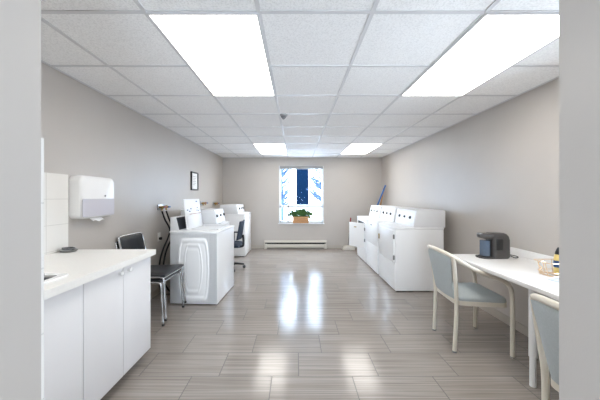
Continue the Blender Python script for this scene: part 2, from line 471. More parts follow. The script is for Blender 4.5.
for k in range(150):
    x = rnd.uniform(-.19, .19); z0 = h-.03
    L = rnd.uniform(.09, .25)*(1 if abs(x) < .13 else .8)
    a = rnd.uniform(-.9, .9)+x*2.2
    tip = (x+math.sin(a)*L, rnd.uniform(-.06, .05), z0+math.cos(a)*L+.02)
    base = (x*.9, rnd.uniform(-.03, .03), z0)
    mid = Vector(base).lerp(Vector(tip), .45)
    leaf(b, mid, tip, rnd.uniform(.016, .030)); tube(b, [base, mid], .002, 4)
for k in range(90):
    x = rnd.uniform(-.19, .19); a = rnd.uniform(-1.2, 1.2); L = rnd.uniform(.03, .08)
    leaf(b, (x, rnd.uniform(-.04, .03), h-.03), (x+math.sin(a)*L, rnd.uniform(-.06, .05), h-.02+math.cos(a)*L), rnd.uniform(.012, .02))
for k in range(16):                                     # trailing leaves at the right end
    x = .2+rnd.uniform(.0, .09); z = h+.02-.9*(x-.2)+rnd.uniform(-.03, .02)
    leaf(b, (x-.03, -.03, z+.02), (x+.02, rnd.uniform(-.07, -.02), z-.03), .016)
finish(b, 'leaves', M['leaf'], t)

# ------------------------------------------------------------------ baseboard heater
t = thing('baseboard_heater', 'long cream electric baseboard heater under the window', 'heater', (0, YB-.008, 0))
x0, x1 = -.80, .77
b = B(); prism(b, [(0, .03), (0, .205), (-.05, .205), (-.062, .19), (-.062, .16), (-.052, .16), (-.05, .175), (-.012, .175), (-.012, .04), (-.012, .03)], x0, x1)
for v in b.verts: v.co = Vector((v.co.y, v.co.x, v.co.z))
finish(b, 'casing', M['heater'], t)
b = B(); box(b, x0+.06, x1-.06, -.066, -.058, .035, .118, .004); finish(b, 'front_panel', M['heater'], t)
b = B(); box(b, x0+.02, x1-.02, -.05, -.013, .05, .16); finish(b, 'heating_fins', M['dark'], t)
for x in (x0, x1-.065):
    b = B(); box(b, x, x+.065, -.068, 0, 0.0, .125, .004); finish(b, 'end_cap', M['heater'], t)

# ------------------------------------------------------------------ sink counter on the left
CX = -1.188
def cabinet(y0, y1, label, knobs):
    t = thing('base_cabinet', label, 'cabinet', ((XL+.008+CX)/2, (y0+y1)/2, 0), 0, 'white base cabinets')
    cx, cy = t.location.x, t.location.y
    b = B(); xa, xb, ya, yb = XL+.01-cx, CX-.02-cx, y0-cy, y1-cy
    box(b, xa, xb, ya, ya+.016, .09, .845); box(b, xa, xb, yb-.016, yb, .09, .845); box(b, xa, xb, ya+.016, yb-.016, .09, .106)
    box(b, xa, xa+.008, ya+.016, yb-.016, .106, .845); box(b, xb-.02, xb, ya+.016, yb-.016, .76, .845)
    finish(b, 'carcass', M['cab'], t)
    b = B(); box(b, XL+.03-cx, CX-.085-cx, y0+.002-cy, y1-.012-cy, 0, .09); finish(b, 'plinth', M['plinth'], t)
    m = (y0+y1)/2
    for (a, c), kn in zip(((y0, m), (m, y1)), knobs):
        d = finish(box(B(), CX-.0195-cx, CX-cx, a+.002-cy, c-.002-cy, .085, .842, .002), 'door', M['cab'], t)
        k = B(); lathe(k, [(.007, 0), (.007, .012), (.015, .018), (.017, .025), (.012, .031), (.004, .033)], sides=14,
                      mtx=Matrix.Translation((CX-cx, kn-cy, .803)) @ Matrix.Rotation(PI/2, 4, 'Y'))
        finish(k, 'knob', M['knob'], d)
    return t
cabinet(.848, 1.536, 'white base cabinet under the sink, nearest the camera', (1.155, 1.232))
cabinet(1.538, 2.25, 'white two-door base cabinet at the far end of the sink counter', (1.845, 1.942))

# worktop with a hole for the sink
SX0, SX1, SY0, SY1 = -1.70, -1.264, .95, 1.503
WT0, WT1 = .845, .886
b = B()
x0, x1, y0, y1 = XL+.009, -1.153, .846, 2.264
box(b, SX1, x1, y0, y1, WT0, WT1); box(b, x0, SX0, y0, y1, WT0, WT1); box(b, SX0, SX1, y0, SY0, WT0, WT1); box(b, SX0, SX1, SY1, y1, WT0, WT1)
bmesh.ops.remove_doubles(b, verts=b.verts, dist=.0005)
o = finish(b, 'countertop', M['counter'], smooth=False); tag(o, 'long white laminate countertop along the left wall holding the sink', 'countertop')
t = thing('sink', 'steel sink with a white rim set into the left countertop', 'sink', ((SX0+SX1)/2, (SY0+SY1)/2, WT1))
cx, cy = t.location.x, t.location.y
b = B()
for z, r in ((.004, 0),):
    ow, oh, iw, ih = (SX1-SX0)/2+.02, (SY1-SY0)/2+.02, (SX1-SX0)/2-.016, (SY1-SY0)/2-.010
    O = rrect(-ow, ow, -oh, oh, .03); I = rrect(-iw, iw, -ih, ih, .03)
    lo = [b.verts.new((x, y, 0.0003)) for x, y in O]; hi = [b.verts.new((x*.993, y*.995, .009)) for x, y in O]
    ii = [b.verts.new((x, y, .008)) for x, y in I]; i2 = [b.verts.new((x*.98, y*.98, -.02)) for x, y in I]
    n = len(O)
    for k in range(n):
        for p, q in ((lo, hi), (hi, ii), (ii, i2)): b.faces.new((p[k], p[(k+1) % n], q[(k+1) % n], q[k]))
finish(b, 'rim', M['knob'], t)
b = B(); L = []
for s, z in ((.985, -.004), (.97, -.02), (.94, -.12), (.88, -.15), (.5, -.158), (.1, -.16)):
    L.append([b.verts.new((x*s, y*s, z)) for x, y in I])
for p, q in zip(L, L[1:]):
    for k in range(n): b.faces.new((p[k], p[(k+1) % n], q[(k+1) % n], q[k]))
b.faces.new(L[-1]); finish(b, 'bowl', M['sinksteel'], t)

# coiled scourer / soap dish on the counter
t = thing('soap_dish', 'small oval grey soap dish at the far back corner of the countertop', 'soap dish', (-1.79, 2.165, WT1))
b = B(); lathe(b, [(.035, 0), (.048, .004), (.056, .016), (.05, .018), (.04, .010), (.01, .009)], sides=24)
for v in b.verts: v.co.x *= 1.15
finish(b, 'dish', M['steel'], t)
b = B(); tube(b, smooth_path([(.03*math.cos(k*.9)*(1+.2*(k % 3)), .028*math.sin(k*.9)*(1+.15*(k % 2)), .016+.0012*k) for k in range(14)], 4), .006, 6)
finish(b, 'scouring_pad', M['grey'], t)

# paper towel dispenser
t = thing('paper_towel_dispenser', 'white paper towel dispenser with translucent lilac lower front on left wall', 'dispenser', (XL, 2.475, 1.13))
def pill(bm, dx, w, z0, z1, r, rf=.03):
    O = rrect(-w/2, w/2, z0, z1, r, 8)
    L = []
    cz = (z0+z1)/2
    for x, s in ((0, 0), (dx-rf, 0), (dx-rf*.6, .006), (dx-rf*.25, .016), (dx-.005, .028), (dx, .042)):
        L.append([bm.verts.new((x, y*(1-2*s/w), cz+(z-cz)*(1-2*s/(z1-z0)))) for y, z in O])
    n = len(O)
    for p, q in zip(L, L[1:]):
        for k in range(n): bm.faces.new((p[k], p[(k+1) % n], q[(k+1) % n], q[k]))
    bm.faces.new(L[0][::-1]); bm.faces.new(L[-1])
b = B(); pill(b, .11, .43, 0, .37, .055); finish(b, 'housing', M['dispwhite'], t)
b = B(); prism(b, rrect(-.208, .185, .018, .17, .012), .1085, .1125)
for v in b.verts: v.co = Vector((v.co.y, v.co.x, v.co.z))
finish(b, 'lower_window', M['lilac'], t)
b = B(); lathe(b, [(.009, 0), (.009, .003), (.004, .004)], sides=12, mtx=Matrix.Translation((.111, .06, .196)) @ Matrix.Rotation(PI/2, 4, 'Y')); finish(b, 'lock', M['grey'], t)
b = B(); shell(b, lambda u, v: (.03+.05*v, -.05+.14*u, .012-.035*v+.006*math.sin(9*u)), lambda u, v: (.032+.05*v, -.05+.14*u, .009-.036*v+.006*math.sin(9*u)), 12, 5)
finish(b, 'paper_towel', M['paper'], t)

# ------------------------------------------------------------------ stacked chrome chairs by the left wall (face +x)
def chrome_chair(label, loc, rz=0):
    t = thing('stacking_chair', label, 'chair', loc, rz, 'two stacked black chairs')
    # seat pad
    def top(u, v):
        x = -.2+.42*u; y = (v-.5)*(.40+.05*u)
        e = min(1, 8*min(u, 1-u), 8*min(v, 1-v))
        return (x, y, .455+.018*math.sqrt(e)-.015*math.sin(PI*u)*.5+.008*u)
    def bot(u, v): 
        p = top(u, v); return (p[0], p[1], .437+.008*u)
    finish(shell(B(), top, bot, 14, 14), 'seat', M['vinyl'], t)
    def bf(u, v):
        y = (u-.5)*.40; z = .56+.27*v; e = min(1, 7*min(u, 1-u), 7*min(v, 1-v))
        return (-.215-.05*v-.02*(1-(2*u-1)**2)+.012*math.sqrt(e), y*(1+.06*v), z)
    def bb(u, v):
        p = bf(u, v); return (-.215-.05*v-.02*(1-(2*u-1)**2)-.014, p[1], p[2])
    finish(shell(B(), bf, bb, 12, 12), 'backrest', M['vinyl'], t)
    r = .011
    for s in (-1, 1):
        p = smooth_path([(.235, s*.236, 0), (.222, s*.232, .25), (.21, s*.226, .40), (.185, s*.224, .432), (.10, s*.218, .434), (-.2, s*.205, .43)], 5)
        finish(tube(B(), p, r), 'leg', M['chrome'], t)
        p = smooth_path([(-.27, s*.215, 0), (-.235, s*.208, .25), (-.212, s*.206, .45), (-.225, s*.206, .62), (-.255, s*.21, .75), (-.272, s*.205, .82)], 5)
        finish(tube(B(), p, r), 'leg', M['chrome'], t)
        for q in ((.235, s*.236), (-.27, s*.215)):
            b = B(); lathe(b, [(.014, 0), (.014, .018), (.0125, .022)], c=(q[0], q[1], -.0), sides=10); finish(b, 'foot_cap', M['rubber'], t)
    finish(tube(B(), smooth_path([(-.272, -.205, .817), (-.284, -.18, .842), (-.288, 0, .845), (-.284, .18, .842), (-.272, .205, .817)], 6), r), 'top_rail', M['chrome'], t)
    finish(tube(B(), [(.2, -.22, .428), (.2, .22, .428)], .009), 'crossbar', M['chrome'], t)
    return t
chrome_chair('lower of two stacked black chairs with chrome legs, standing on floor', (-1.585, 3.045, 0), -.02)
chrome_chair('upper of two stacked black chairs, its black seat showing on top', (-1.560, 3.05, .052), -.02)

# ------------------------------------------------------------------ taps, hoses and outlet on the left wall
def tap_set(y, z, label, red=True):
    t = thing('wall_tap', label, 'tap', (XL, y, z), 0, 'washer taps on the left wall')
    b = B(); box(b, 0, .012, -.10, .10, -.035, .035, .004); finish(b, 'wall_plate', M['steel'], t)
    for s, m in ((-1, 'redvalve' if red else 'bluevalve'), (1, 'bluevalve')):
        R = Matrix.Translation((.012, s*.06, 0)) @ Matrix.Rotation(PI/2, 4, 'Y')
        v = finish(lathe(B(), [(.014, -.002), (.014, .03), (.02, .032), (.02, .05), (.012, .055), (.010, .075)], sides=12, mtx=R), 'valve', M['brass'], t)
        finish(tube(B(), [(.045, s*.06, 0), (.05, s*.06, -.045)], .011, 8), 'spout', M['brass'], v)
        b = B(); box(b, .086, .10, s*.06-.032, s*.06+.032, -.011, .011, .005); finish(b, 'handle', M[m], v)
    return t
tap_set(3.80, 1.175, 'nearest blue and brass wall tap set with black hoses hanging from it')
tap_set(5.46, 1.19, 'middle blue-handled wall tap set above the second left machine')
tap_set(6.28, 1.165, 'farthest wall tap set, above the far left machine')
for k, (pts, lab) in enumerate((
    ([(-1.822, 3.74, 1.118), (-1.81, 3.80, 1.0), (-1.80, 3.92, .856), (-1.80, 3.865, .736), (-1.80, 3.72, .60), (-1.80, 3.63, .43), (-1.80, 3.62, .2), (-1.76, 3.65, .03), (-1.64, 3.7, .0125)], 'black water hose hanging from the red side of the nearest wall tap'),
    ([(-1.822, 3.86, 1.118), (-1.80, 3.90, 1.0), (-1.78, 3.96, .87), (-1.76, 3.90, .74), (-1.77, 3.77, .60), (-1.77, 3.68, .43), (-1.77, 3.68, .2), (-1.72, 3.75, .03), (-1.62, 3.8, .0125)], 'black water hose hanging from the blue side of the nearest wall tap'))):
    o = finish(tube(B(), smooth_path(pts, 6), .0115, 8), 'water_hose', M['rubber']); tag(o, lab, 'hose')
t = thing('wall_outlet', 'white wall outlet with a black plug beside the stacked chairs', 'outlet', (XL, 3.75, .77))
b = B(); box(b, 0, .006, -.036, .036, -.058, .058, .002); finish(b, 'cover_plate', M['outlet'], t)
b = B(); box(b, .006, .04, -.018, .018, -.04, -.005, .006); finish(b, 'plug', M['rubber'], t)
b = B(); box(b, .006, .009, -.015, .015, .012, .042, .001); finish(b, 'socket', M['outlet'], t)

# picture frame
t = thing('picture_frame', 'small black framed white notice on the left wall', 'picture frame', (XL, 5.04, 1.60))
b = B()
for s in (-1, 1):
    box(b, 0, .025, s*.155-.012, s*.155+.012, -.155, .155, .002); box(b, 0, .025, -.167, .167, s*.155-.012, s*.155+.012, .002)
finish(b, 'frame', M['frameblack'], t)
b = B(); box(b, .003, .012, -.143, .143, -.143, .143); finish(b, 'paper', M['paper'], t)
b = B()
for k in range(6): box(b, .0121, .0128, -.08, .08-.02*(k % 3), .08-.03*k, .086-.03*k)
finish(b, 'print', M['grey'], t)

# ------------------------------------------------------------------ laundry machines (local: +x is the front)
def barrel(u, v, cx, cz, hw, hh, nar):
    """signed size of a barrel-shaped outline: <1 inside"""
    yy = (v-cz)/hh; wd = hw*(1-nar*yy*yy)
    a = abs((u-cx)/wd); c = abs(yy)
    return (a**14+c**14)**(1/14)
def body(t, D, W, Ht, emboss=False):
    b = B(); box(b, -D/2, D/2-.002, -W/2+(.008 if emboss else 0), W/2, .014, Ht-.03, .006); finish(b, 'body', M['white'], t)
    if emboss:
        def f(u, v):
            x = -D/2+.004+(D-.012)*u; z = .016+(Ht-.05)*v
            s = barrel(u, v, .50, .49, .325, .425, .17)
            s2 = barrel(u, v, .495, .505, .19, .335, .33)
            def ridge(q, c0, w): return max(0, 1-((q-c0)/w)**2)
            h = .007*ridge(s, .97, .09)+.003*max(0, min(1, (.9-s)*12))+.006*ridge(s2, 1.0, .10)+.003*max(0, min(1, (.86-s2)*10))
            return (x, -W/2+.008-h, z)
        def g(u, v):
            p = f(u, v); return (p[0], -W/2+.009, p[2])
        finish(shell(B(), f, g, 90, 110), 'side_panel', M['white'], t)
    b = B(); box(b, -D/2-.004, D/2+.006, -W/2-.003, W/2+.003, Ht-.03, Ht, .009, 3); finish(b, 'top_panel', M['white'], t)
    for sx in (-1, 1):
        for sy in (-1, 1):
            b = B(); lathe(b, [(.02, 0), (.02, .008), (.01, .009), (.01, .015)], c=(sx*(D/2-.05), sy*(W/2-.06), 0), sides=12); finish(b, 'foot', M['rubber'], t)
    b = B(); box(b, -D/2+.03, D/2-.03, -W/2+.03, W/2-.03, .009, .014); finish(b, 'underside', M['dark'], t)
def console(t, x0, x1, W, z0, z1, lean, panel='darkpanel', knobs=((-.2, .022), (.0, .016), (.2, .022)), split=True):
    bot, top = x1, x1-lean
    b = B(); prism(b, [(x0, z0), (bot, z0), (bot, z0+.02), (top, z1), (x0, z1)], -W/2, W/2, .006)
    c = finish(b, 'console', M['console'], t)
    ang = math.atan2(lean, z1-z0-.02)
    R = Matrix.Translation(((bot+top)/2, 0, (z0+.02+z1)/2)) @ Matrix.Rotation(-ang, 4, 'Y')
    hh = (z1-z0-.02)/2
    b = B(); box(b, -.002, .003, -W/2+.03, W/2-.03, -hh*.75, hh*.75, .0015, 1, R); p = finish(b, 'control_panel', M[panel], t)
    for y, r in knobs:
        k = B(); lathe(k, [(r, 0), (r*.95, .016), (r*.6, .02)], sides=16, mtx=R @ Matrix.Translation((.003, y, 0)) @ Matrix.Rotation(PI/2, 4, 'Y')); finish(k, 'knob', M['black' if panel != 'darkpanel' else 'steel'], p)
    return c
def lid(t, x0, x1, W, z):
    b = B(); box(b, x0, x1, -W/2, W/2, z, z+.012, .005); l = finish(b, 'lid', M['white'], t)
    b = B(); box(b, x1-.03, x1-.012, -.06, .06, z+.012, z+.017, .002); finish(b, 'lid_grip', M['console'], l)

G = 'white laundry machines'
# left 1: top loader with embossed side, lid up
L1 = thing('washing_machine', 'white washing machine with embossed side panel and its lid raised', 'washing machine', (-1.226, 3.705, 0), -.055, G)
D, W, Ht = .588, .74, .90
body(L1, D, W, Ht, True)
b = B(); prism(b, [(-.294, Ht), (-.175, Ht), (-.215, 1.067), (-.294, 1.067)], -W/2+.01, W/2-.01, .006); c = finish(b, 'console', M['console'], L1)
b = B(); prism(b, [(-.178, Ht+.012), (-.172, Ht+.014), (-.210, 1.062), (-.216, 1.06)], -W/2+.0105, W/2-.03); p = finish(b, 'control_panel', M['darkpanel'], L1)
for y in (-.1, .06, .2):
    k = B(); lathe(k, [(.022, 0), (.02, .018), (.012, .022)], sides=16, mtx=Matrix.Translation((-.192, y, .985)) @ Matrix.Rotation(PI/2-.24, 4, 'Y')); finish(k, 'knob', M['steel'], p)
R = Matrix.Translation((-.118, -.02, Ht+.002)) @ Matrix.Rotation(-.125, 4, 'Y')
b = B(); box(b, -.016, 0, -.245, .235, 0, .39, .006, 2, R); l = finish(b, 'lid', M['white'], L1)
b = B(); box(b, .0003, .0022, -.225, .215, .20, .378, .0006, 1, R); lb = finish(b, 'instruction_label', M['label'], l)
b = B()
rnd = random.Random(4)
for k in range(7):
    y = -.2+.4*rnd.random(); z = .215+.06*rnd.random(); box(b, .0022, .0028, y-.012-.02*rnd.random(), y+.01, z, z+.006+.008*rnd.random(), mtx=R)
box(b, .0022, .0028, .09, .14, .345, .36, mtx=R)
finish(b, 'print', M['blueink'], lb)
b = B(); box(b, .0003, .004, -.14, .215, .186, .193, mtx=R); finish(b, 'edge_strip', M['redink'], l)
b = B(); box(b, .0003, .010, -.235, .225, .012, .172, .008, 2, R); finish(b, 'lid_boss', M['console'], l)
b = B(); tube(b, smooth_path([(-.09, -.2, Ht+.004), (.22, -.2, Ht+.004), (.25, -.17, Ht+.004), (.25, .17, Ht+.004), (.22, .2, Ht+.004), (-.09, .2, Ht+.004)], 4), .006, 8); finish(b, 'opening_rim', M['console'], L1)

def left_machine(y, W, Xf, label, ztop, zc):
    D = .62
    t = thing('washing_machine', label, 'washing machine', (Xf-D/2, y, 0), 0, G)
    body(t, D, W, ztop); console(t, -D/2+(.07 if ztop > .92 else 0), D/2-(.15 if ztop > .92 else .07), W-.01, ztop, zc, .04, 'console')
    lid(t, D/2-(.14 if ztop > .92 else .06), D/2-.012, W-.1, ztop)
    b = B(); box(b, D/2-.002, D/2+.004, -W/2+.02, W/2-.02, .06, ztop-.06, .003); finish(b, 'front_panel', M['white'], t)
    return t
left_machine(4.42, .52, -1.13, 'white washing machine mostly hidden behind the embossed one on the left', .90, 1.12)
left_machine(6.39, .78, -1.11, 'farthest white washing machine on the left, standing near the back corner', .938, 1.135)

def right_machine(y0, y1, label, kind, name, cat, panel='console'):
    D, W, Ht = .67, y1-y0, .888
    t = thing(name, label, cat, (1.372+D/2, (y0+y1)/2, 0), PI, G)      # local +x looks at the aisle, local +y towards the camera
    body(t, D, W, Ht)
    console(t, -D/2-.03, D/2-.262, W-.02, Ht, 1.125, .045, panel)
    if kind == 'washer':
        lid(t, D/2-.25, D/2-.02, W-.12, Ht)
        b = B(); box(b, D/2-.002, D/2+.006, -W/2+.015, W/2-.015, .47, Ht-.04, .004); finish(b, 'front_panel', M['white'], t)
        b = B(); box(b, D/2-.002, D/2+.006, -W/2+.015, W/2-.015, .06, .462, .004); finish(b, 'lower_panel', M['white'], t)
        b = B(); box(b, D/2+.006, D/2+.01, -.05, .05, .80, .815, .001); finish(b, 'badge', M['grey'], t)
    else:
        b = B(); box(b, D/2-.002, D/2+.006, -W/2+.015, W/2-.015, .06, .385, .004); finish(b, 'lower_panel', M['white'], t)
        if kind == 'closed':
            d = finish(box(B(), D/2-.002, D/2+.02, -W/2+.06, W/2-.03, .40, .842, .006), 'door', M['white'], t)
            b = B(); box(b, D/2+.018, D/2+.034, -W/2+.085, -W/2+.105, .64, .72, .004); finish(b, 'handle', M['brass'], d)
            for z in (.47, .76):
                b = B(); box(b, D/2+.004, D/2+.024, W/2-.03, W/2-.012, z-.03, z+.03, .003); finish(b, 'hinge', M['grey'], d)
        else:
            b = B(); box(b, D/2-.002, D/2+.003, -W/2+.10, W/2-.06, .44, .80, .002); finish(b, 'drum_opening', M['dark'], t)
            a = -.56
            R = Matrix.Translation((D/2+.006, W/2-.03, 0)) @ Matrix.Rotation(a+PI, 4, 'Z') @ Matrix.Translation((0, 0, 0))
            # door leaf runs from the hinge away from the camera and swings into the aisle
            R = Matrix.Translation((D/2+.006, W/2-.03, 0)) @ Matrix.Rotation(.56, 4, 'Z')
            d = finish(box(B(), 0, .022, -.43, 0, .29, .785, .008, 3, R), 'door', M['white'], t)
            b = B(); box(b, .022, .036, -.27, -.21, .69, .706, .003, 2, R); finish(b, 'handle', M['brass'], d)
            b = B(); box(b, .002, .02, -.006, .012, .42, .48, .003, 2, R); box(b, .002, .02, -.006, .012, .64, .70, .003, 2, R); finish(b, 'hinge', M['grey'], d)
    return t
right_machine(3.80, 4.555, 'nearest white dryer on the right, its plain side facing the camera', 'closed', 'dryer', 'dryer', 'console')
right_machine(4.615, 5.365, 'white washing machine between the two dryers on the right', 'washer', 'washing_machine', 'washing machine')
right_machine(5.425, 6.16, 'farthest white dryer on the right with its door hanging ajar', 'open', 'dryer', 'dryer')

# poles leaning in the far right corner
for p, q, m, lab in (((1.50, 6.55, .016), (2.155, 6.62, 1.59), 'bluepole', 'blue broom pole leaning in the far right corner'),
                     ((1.86, 6.74, .016), (2.155, 6.74, 1.53), 'wood', 'bare wooden pole leaning beside the blue one in the far corner')):
    t = thing('broom_pole', lab, 'pole', p)
    v = Vector(q)-Vector(p)
    finish(tube(B(), [(0, 0, 0), v*.97], .017, 10), 'pole', M[m], t)
    finish(tube(B(), [v*.97, v], .019, 10), 'end_cap', M['bluepole' if m == 'bluepole' else 'wood'], t)
# lobby dustpan with red-gripped handle
t = thing('lobby_dustpan', 'long-handled dustpan with dark red grip by the back wall', 'dustpan', (1.30, 6.84, 0))
b = B(); prism(b, [(-.14, 0), (.14, 0), (.15, .004), (.15, .02), (.13, .1), (-.13, .1), (-.15, .02), (-.15, .004)], -.09, .08, .004); finish(b, 'pan', M['heater'], t)
finish(tube(B(), [(.0, .03, .09), (.04, .05, .42)], .009, 8), 'handle', M['grey'], t)
finish(tube(B(), [(.04, .05, .42), (.075, .06, .79)], .015, 8), 'grip', M['redstick'], t)

# ------------------------------------------------------------------ office chair between the left machines
t = thing('office_chair', 'navy swivel office chair between the white machines on the left', 'office chair', (-1.225, 5.03, 0), 0)
for k in range(5):
    a = math.radians(-60+72*k); c, s = math.cos(a), math.sin(a)
    l = finish(tube(B(), [(0, 0, .10), (.14*c, .14*s, .092), (.27*c, .27*s, .074)], [.03, .022, .016], 8), 'base_arm', M['black'], t)
    R = Matrix.Translation((.27*c, .27*s, .028)) @ Matrix.Rotation(a, 4, 'Z') @ Matrix.Rotation(PI/2, 4, 'X')
    b = B(); lathe(b, [(.012, -.026), (.026, -.024), (.028, -.008), (.014, -.006), (.014, .006), (.028, .008), (.026, .024), (.012, .026)], sides=16, mtx=R); finish(b, 'caster', M['black'], l)
finish(lathe(B(), [(.032, .08), (.032, .22), (.02, .22), (.02, .40)]), 'gas_column', M['black'], t)
b = B(); box(b, -.12, .12, -.1, .1, .39, .42, .01); finish(b, 'seat_plate', M['black'], t)
def st(u, v):
    e = min(1, 6*min(u, 1-u), 6*min(v, 1-v)); return (-.24+.46*u, (v-.5)*.46, .455+.035*math.sqrt(e))
finish(shell(B(), st, lambda u, v: st(u, v)[:2]+(.42,), 12, 12), 'seat', M['navy'], t)
def bk(u, v):
    e = min(1, 6*min(u, 1-u), 6*min(v, 1-v)); return (.205+.055*v-.022*math.sqrt(e)+.03*(2*u-1)**2*-1, (u-.5)*.42*(1-.12*v), .55+.33*v)
def bk2(u, v):
    p = bk(u, v); return (.225+.055*v-.03*(2*u-1)**2, p[1], p[2])
finish(shell(B(), bk, bk2, 12, 12), 'backrest', M['navy'], t)
finish(tube(B(), smooth_path([(.1, 0, .40), (.24, 0, .41), (.265, 0, .48), (.255, 0, .62)], 5), .02, 8), 'back_bracket', M['black'], t)
for s in (-1, 1):
    finish(tube(B(), smooth_path([(.02, s*.2, .42), (.03, s*.27, .45), (.03, s*.275, .62)], 5), .013, 8), 'arm_post', M['black'], t)
    b = B(); box(b, -.1, .13, s*.275-.025, s*.275+.025, .62, .645, .01); finish(b, 'armrest', M['black'], t)

# ------------------------------------------------------------------ table along the right wall
t = thing('table', 'long white table along the right wall under the coffee maker', 'table', (1.86, 1.82, 0))
cx, cy = 1.86, 1.82
b = B(); box(b, 1.535-cx, XR-.0-cx-.001, .86-cy, 2.78-cy, .708, .74, .005, 3); finish(b, 'tabletop', M['table'], t)
b = B(); box(b, XR-.022-cx, XR-.002-cx, .86-cy, 2.78-cy, .74, .81, .004, 2); finish(b, 'upstand', M['table'], t)
for x, y in ((1.65, 1.915), (1.65, 1.0), (2.10, 1.915), (2.10, 1.0)):
    b = B(); lathe(b, [(.02, 0), (.02, .012), (.0195, .0125), (.0195, .20), (.0245, .204), (.0245, .708)], c=(x-cx, y-cy, 0), sides=20); finish(b, 'leg', M['white'], t)
b = B(); box(b, XR-.05-cx, XR-.009-cx, .9-cy, 2.7-cy, .66, .708, .002); finish(b, 'wall_rail', M['white'], t)

# ------------------------------------------------------------------ armchairs (face +x)
def armchair(label, loc, rz):
    t = thing('armchair', label, 'chair', loc, rz, 'cream armchairs at the table')
    r = .0172
    half = [(.215, .255, .0), (.215, .255, .30), (.212, .255, .49), (.196, .256, .572), (.15, .258, .622), (.08, .258, .650), (-.03, .254, .690),
            (-.14, .247, .748), (-.225, .226, .803), (-.275, .16, .832), (-.298, .08, .844)]
    pts = [(x, -y, z) for x, y, z in half]+[(-.304, 0, .847)]+half[::-1]
    finish(tube(B(), smooth_path(pts, 5), r, 12), 'arm_frame', M['cream'], t)
    for s in (-1, 1):
        finish(tube(B(), smooth_path([(-.215, s*.192, 0), (-.203, s*.194, .25), (-.202, s*.198, .45), (-.218, s*.212, .63), (-.238, s*.222, .805)], 4), .0162, 12), 'leg', M['cream'], t)
        for q in ((.215, s*.255), (-.215, s*.192)):
            finish(lathe(B(), [(.017, 0), (.0178, .008), (.0176, .012)], c=(q[0], q[1], 0), sides=10), 'foot_cap', M['grey'], t)
    # seat rail
    def out(k, n=40):
        return rail[k]
    rail = rrect(-.205, .215, -.235, .235, .07, 6)
    rail = [(x, y*(.86+.16*(x+.205)/.42)) for x, y in rail]
    b = B()
    O = [b.verts.new((x, y, .40)) for x, y in rail]; P = [b.verts.new((x, y, .437)) for x, y in rail]
    n = len(rail)
    for k in range(n): b.faces.new((O[k], O[(k+1) % n], P[(k+1) % n], P[k]))
    b.faces.new(O[::-1]); b.faces.new(P); finish(b, 'seat_rail', M['cream'], t)
    b = B(); L = []
    for s, z in ((.985, .437), (.99, .446), (.975, .460), (.93, .469), (.8, .475), (.5, .478)):
        L.append([b.verts.new((x*s, y*s, z)) for x, y in rail])
    for p, q in zip(L, L[1:]):
        for k in range(n): b.faces.new((p[k], p[(k+1) % n], q[(k+1) % n], q[k]))
    b.faces.new(L[0][::-1]); b.faces.new(L[-1]); finish(b, 'seat', M['sage'], t)
    def bf(u, v):
        y = (2*u-1)*(.148+.064*v); q = (2*u-1)**2; z = .445+.385*v-.03*v*q
        e = min(1, 6*min(u, 1-u), 6*min(v, 1-v))
        return (-.205-.048*v-.045*(1-q)*(.3+.7*v)+.012*math.sqrt(e), y, z)
    def bb(u, v):
        p = bf(u, v); e = min(1, 6*min(u, 1-u), 6*min(v, 1-v))
        return (p[0]-.012*math.sqrt(e)-.008-.012*math.sqrt(e), p[1], p[2])
    finish(shell(B(), bf, bb, 18, 16), 'backrest', M['sage'], t)
    return t
armchair('cream armchair with grey-green seat fully in view at the white table', (1.57, 2.515, 0), math.radians(-3))
armchair('cream armchair in the foreground partly cut off by the right wall', (1.435, 1.165, 0), math.radians(-2))

# ------------------------------------------------------------------ coffee maker
TZ = .7402
t = thing('coffee_maker', 'charcoal single-cup coffee maker on the white table', 'coffee maker', (1.887, 2.62, TZ), math.radians(4))
b = B(); prism(b, rrect(-.16, .12, -.07, .07, .05), 0, .014, .004, axis='z'); finish(b, 'base', M['coffee'], t)
def loft(bm, rings):
    n = len(rings[0]); V = [[bm.verts.new(p) for p in r] for r in rings]
    for p, q in zip(V, V[1:]):
        for k in range(n): bm.faces.new((p[k], p[(k+1) % n], q[(k+1) % n], q[k]))
    bm.faces.new(V[0][::-1]); bm.faces.new(V[-1])
b = B(); rings = []
for z, x0, x1, w, r in ((.012, -.055, .118, .068, .03), (.05, -.052, .12, .07, .035), (.17, -.05, .118, .07, .035), (.205, -.055, .108, .068, .035), (.226, -.058, .092, .06, .03), (.236, -.05, .07, .045, .02)):
    rings.append([(x, y, z) for x, y in rrect(x0, x1, -w, w, r)])
loft(b, rings); finish(b, 'body', M['coffee'], t)
b = B(); rings = []
for x, z0, z1, w in ((-.045, .178, .232, .058), (-.09, .176, .233, .055), (-.13, .184, .231, .045), (-.152, .194, .227, .032), (-.16, .202, .221, .018)):
    rings.append([(x, y, z) for y, z in rrect(-w, w, z0, z1, min(w, (z1-z0)/2)*.9)])
loft(b, rings); finish(b, 'brew_head', M['coffee'], t)
b = B(); lathe(b, [(.02, .0), (.024, .004), (.024, .012), (.018, .015)], c=(-.145, 0, .222), sides=16); finish(b, 'button', M['steel'], t)
b = B(); prism(b, rrect(-.125, -.06, -.04, .04, .02), .016, .165, .003, axis='z'); finish(b, 'cup_column', M['tank'], t)
b = B(); box(b, -.035, .03, -.0735, -.069, .08, .185, .003); finish(b, 'side_window', M['black'], t)
b = B(); lathe(b, [(.05, .0), (.05, .008), (.045, .01)], c=(-.1, 0, .012), sides=20)
finish(b, 'drip_tray', M['black'], t)
o = finish(tube(B(), smooth_path([(2.0, 2.60, TZ+.03), (2.05, 2.575, TZ+.006), (2.10, 2.60, TZ+.006), (2.12, 2.66, TZ+.006), (2.10, 2.72, TZ+.006)], 6), .004, 6), 'power_cord', M['rubber'], t)
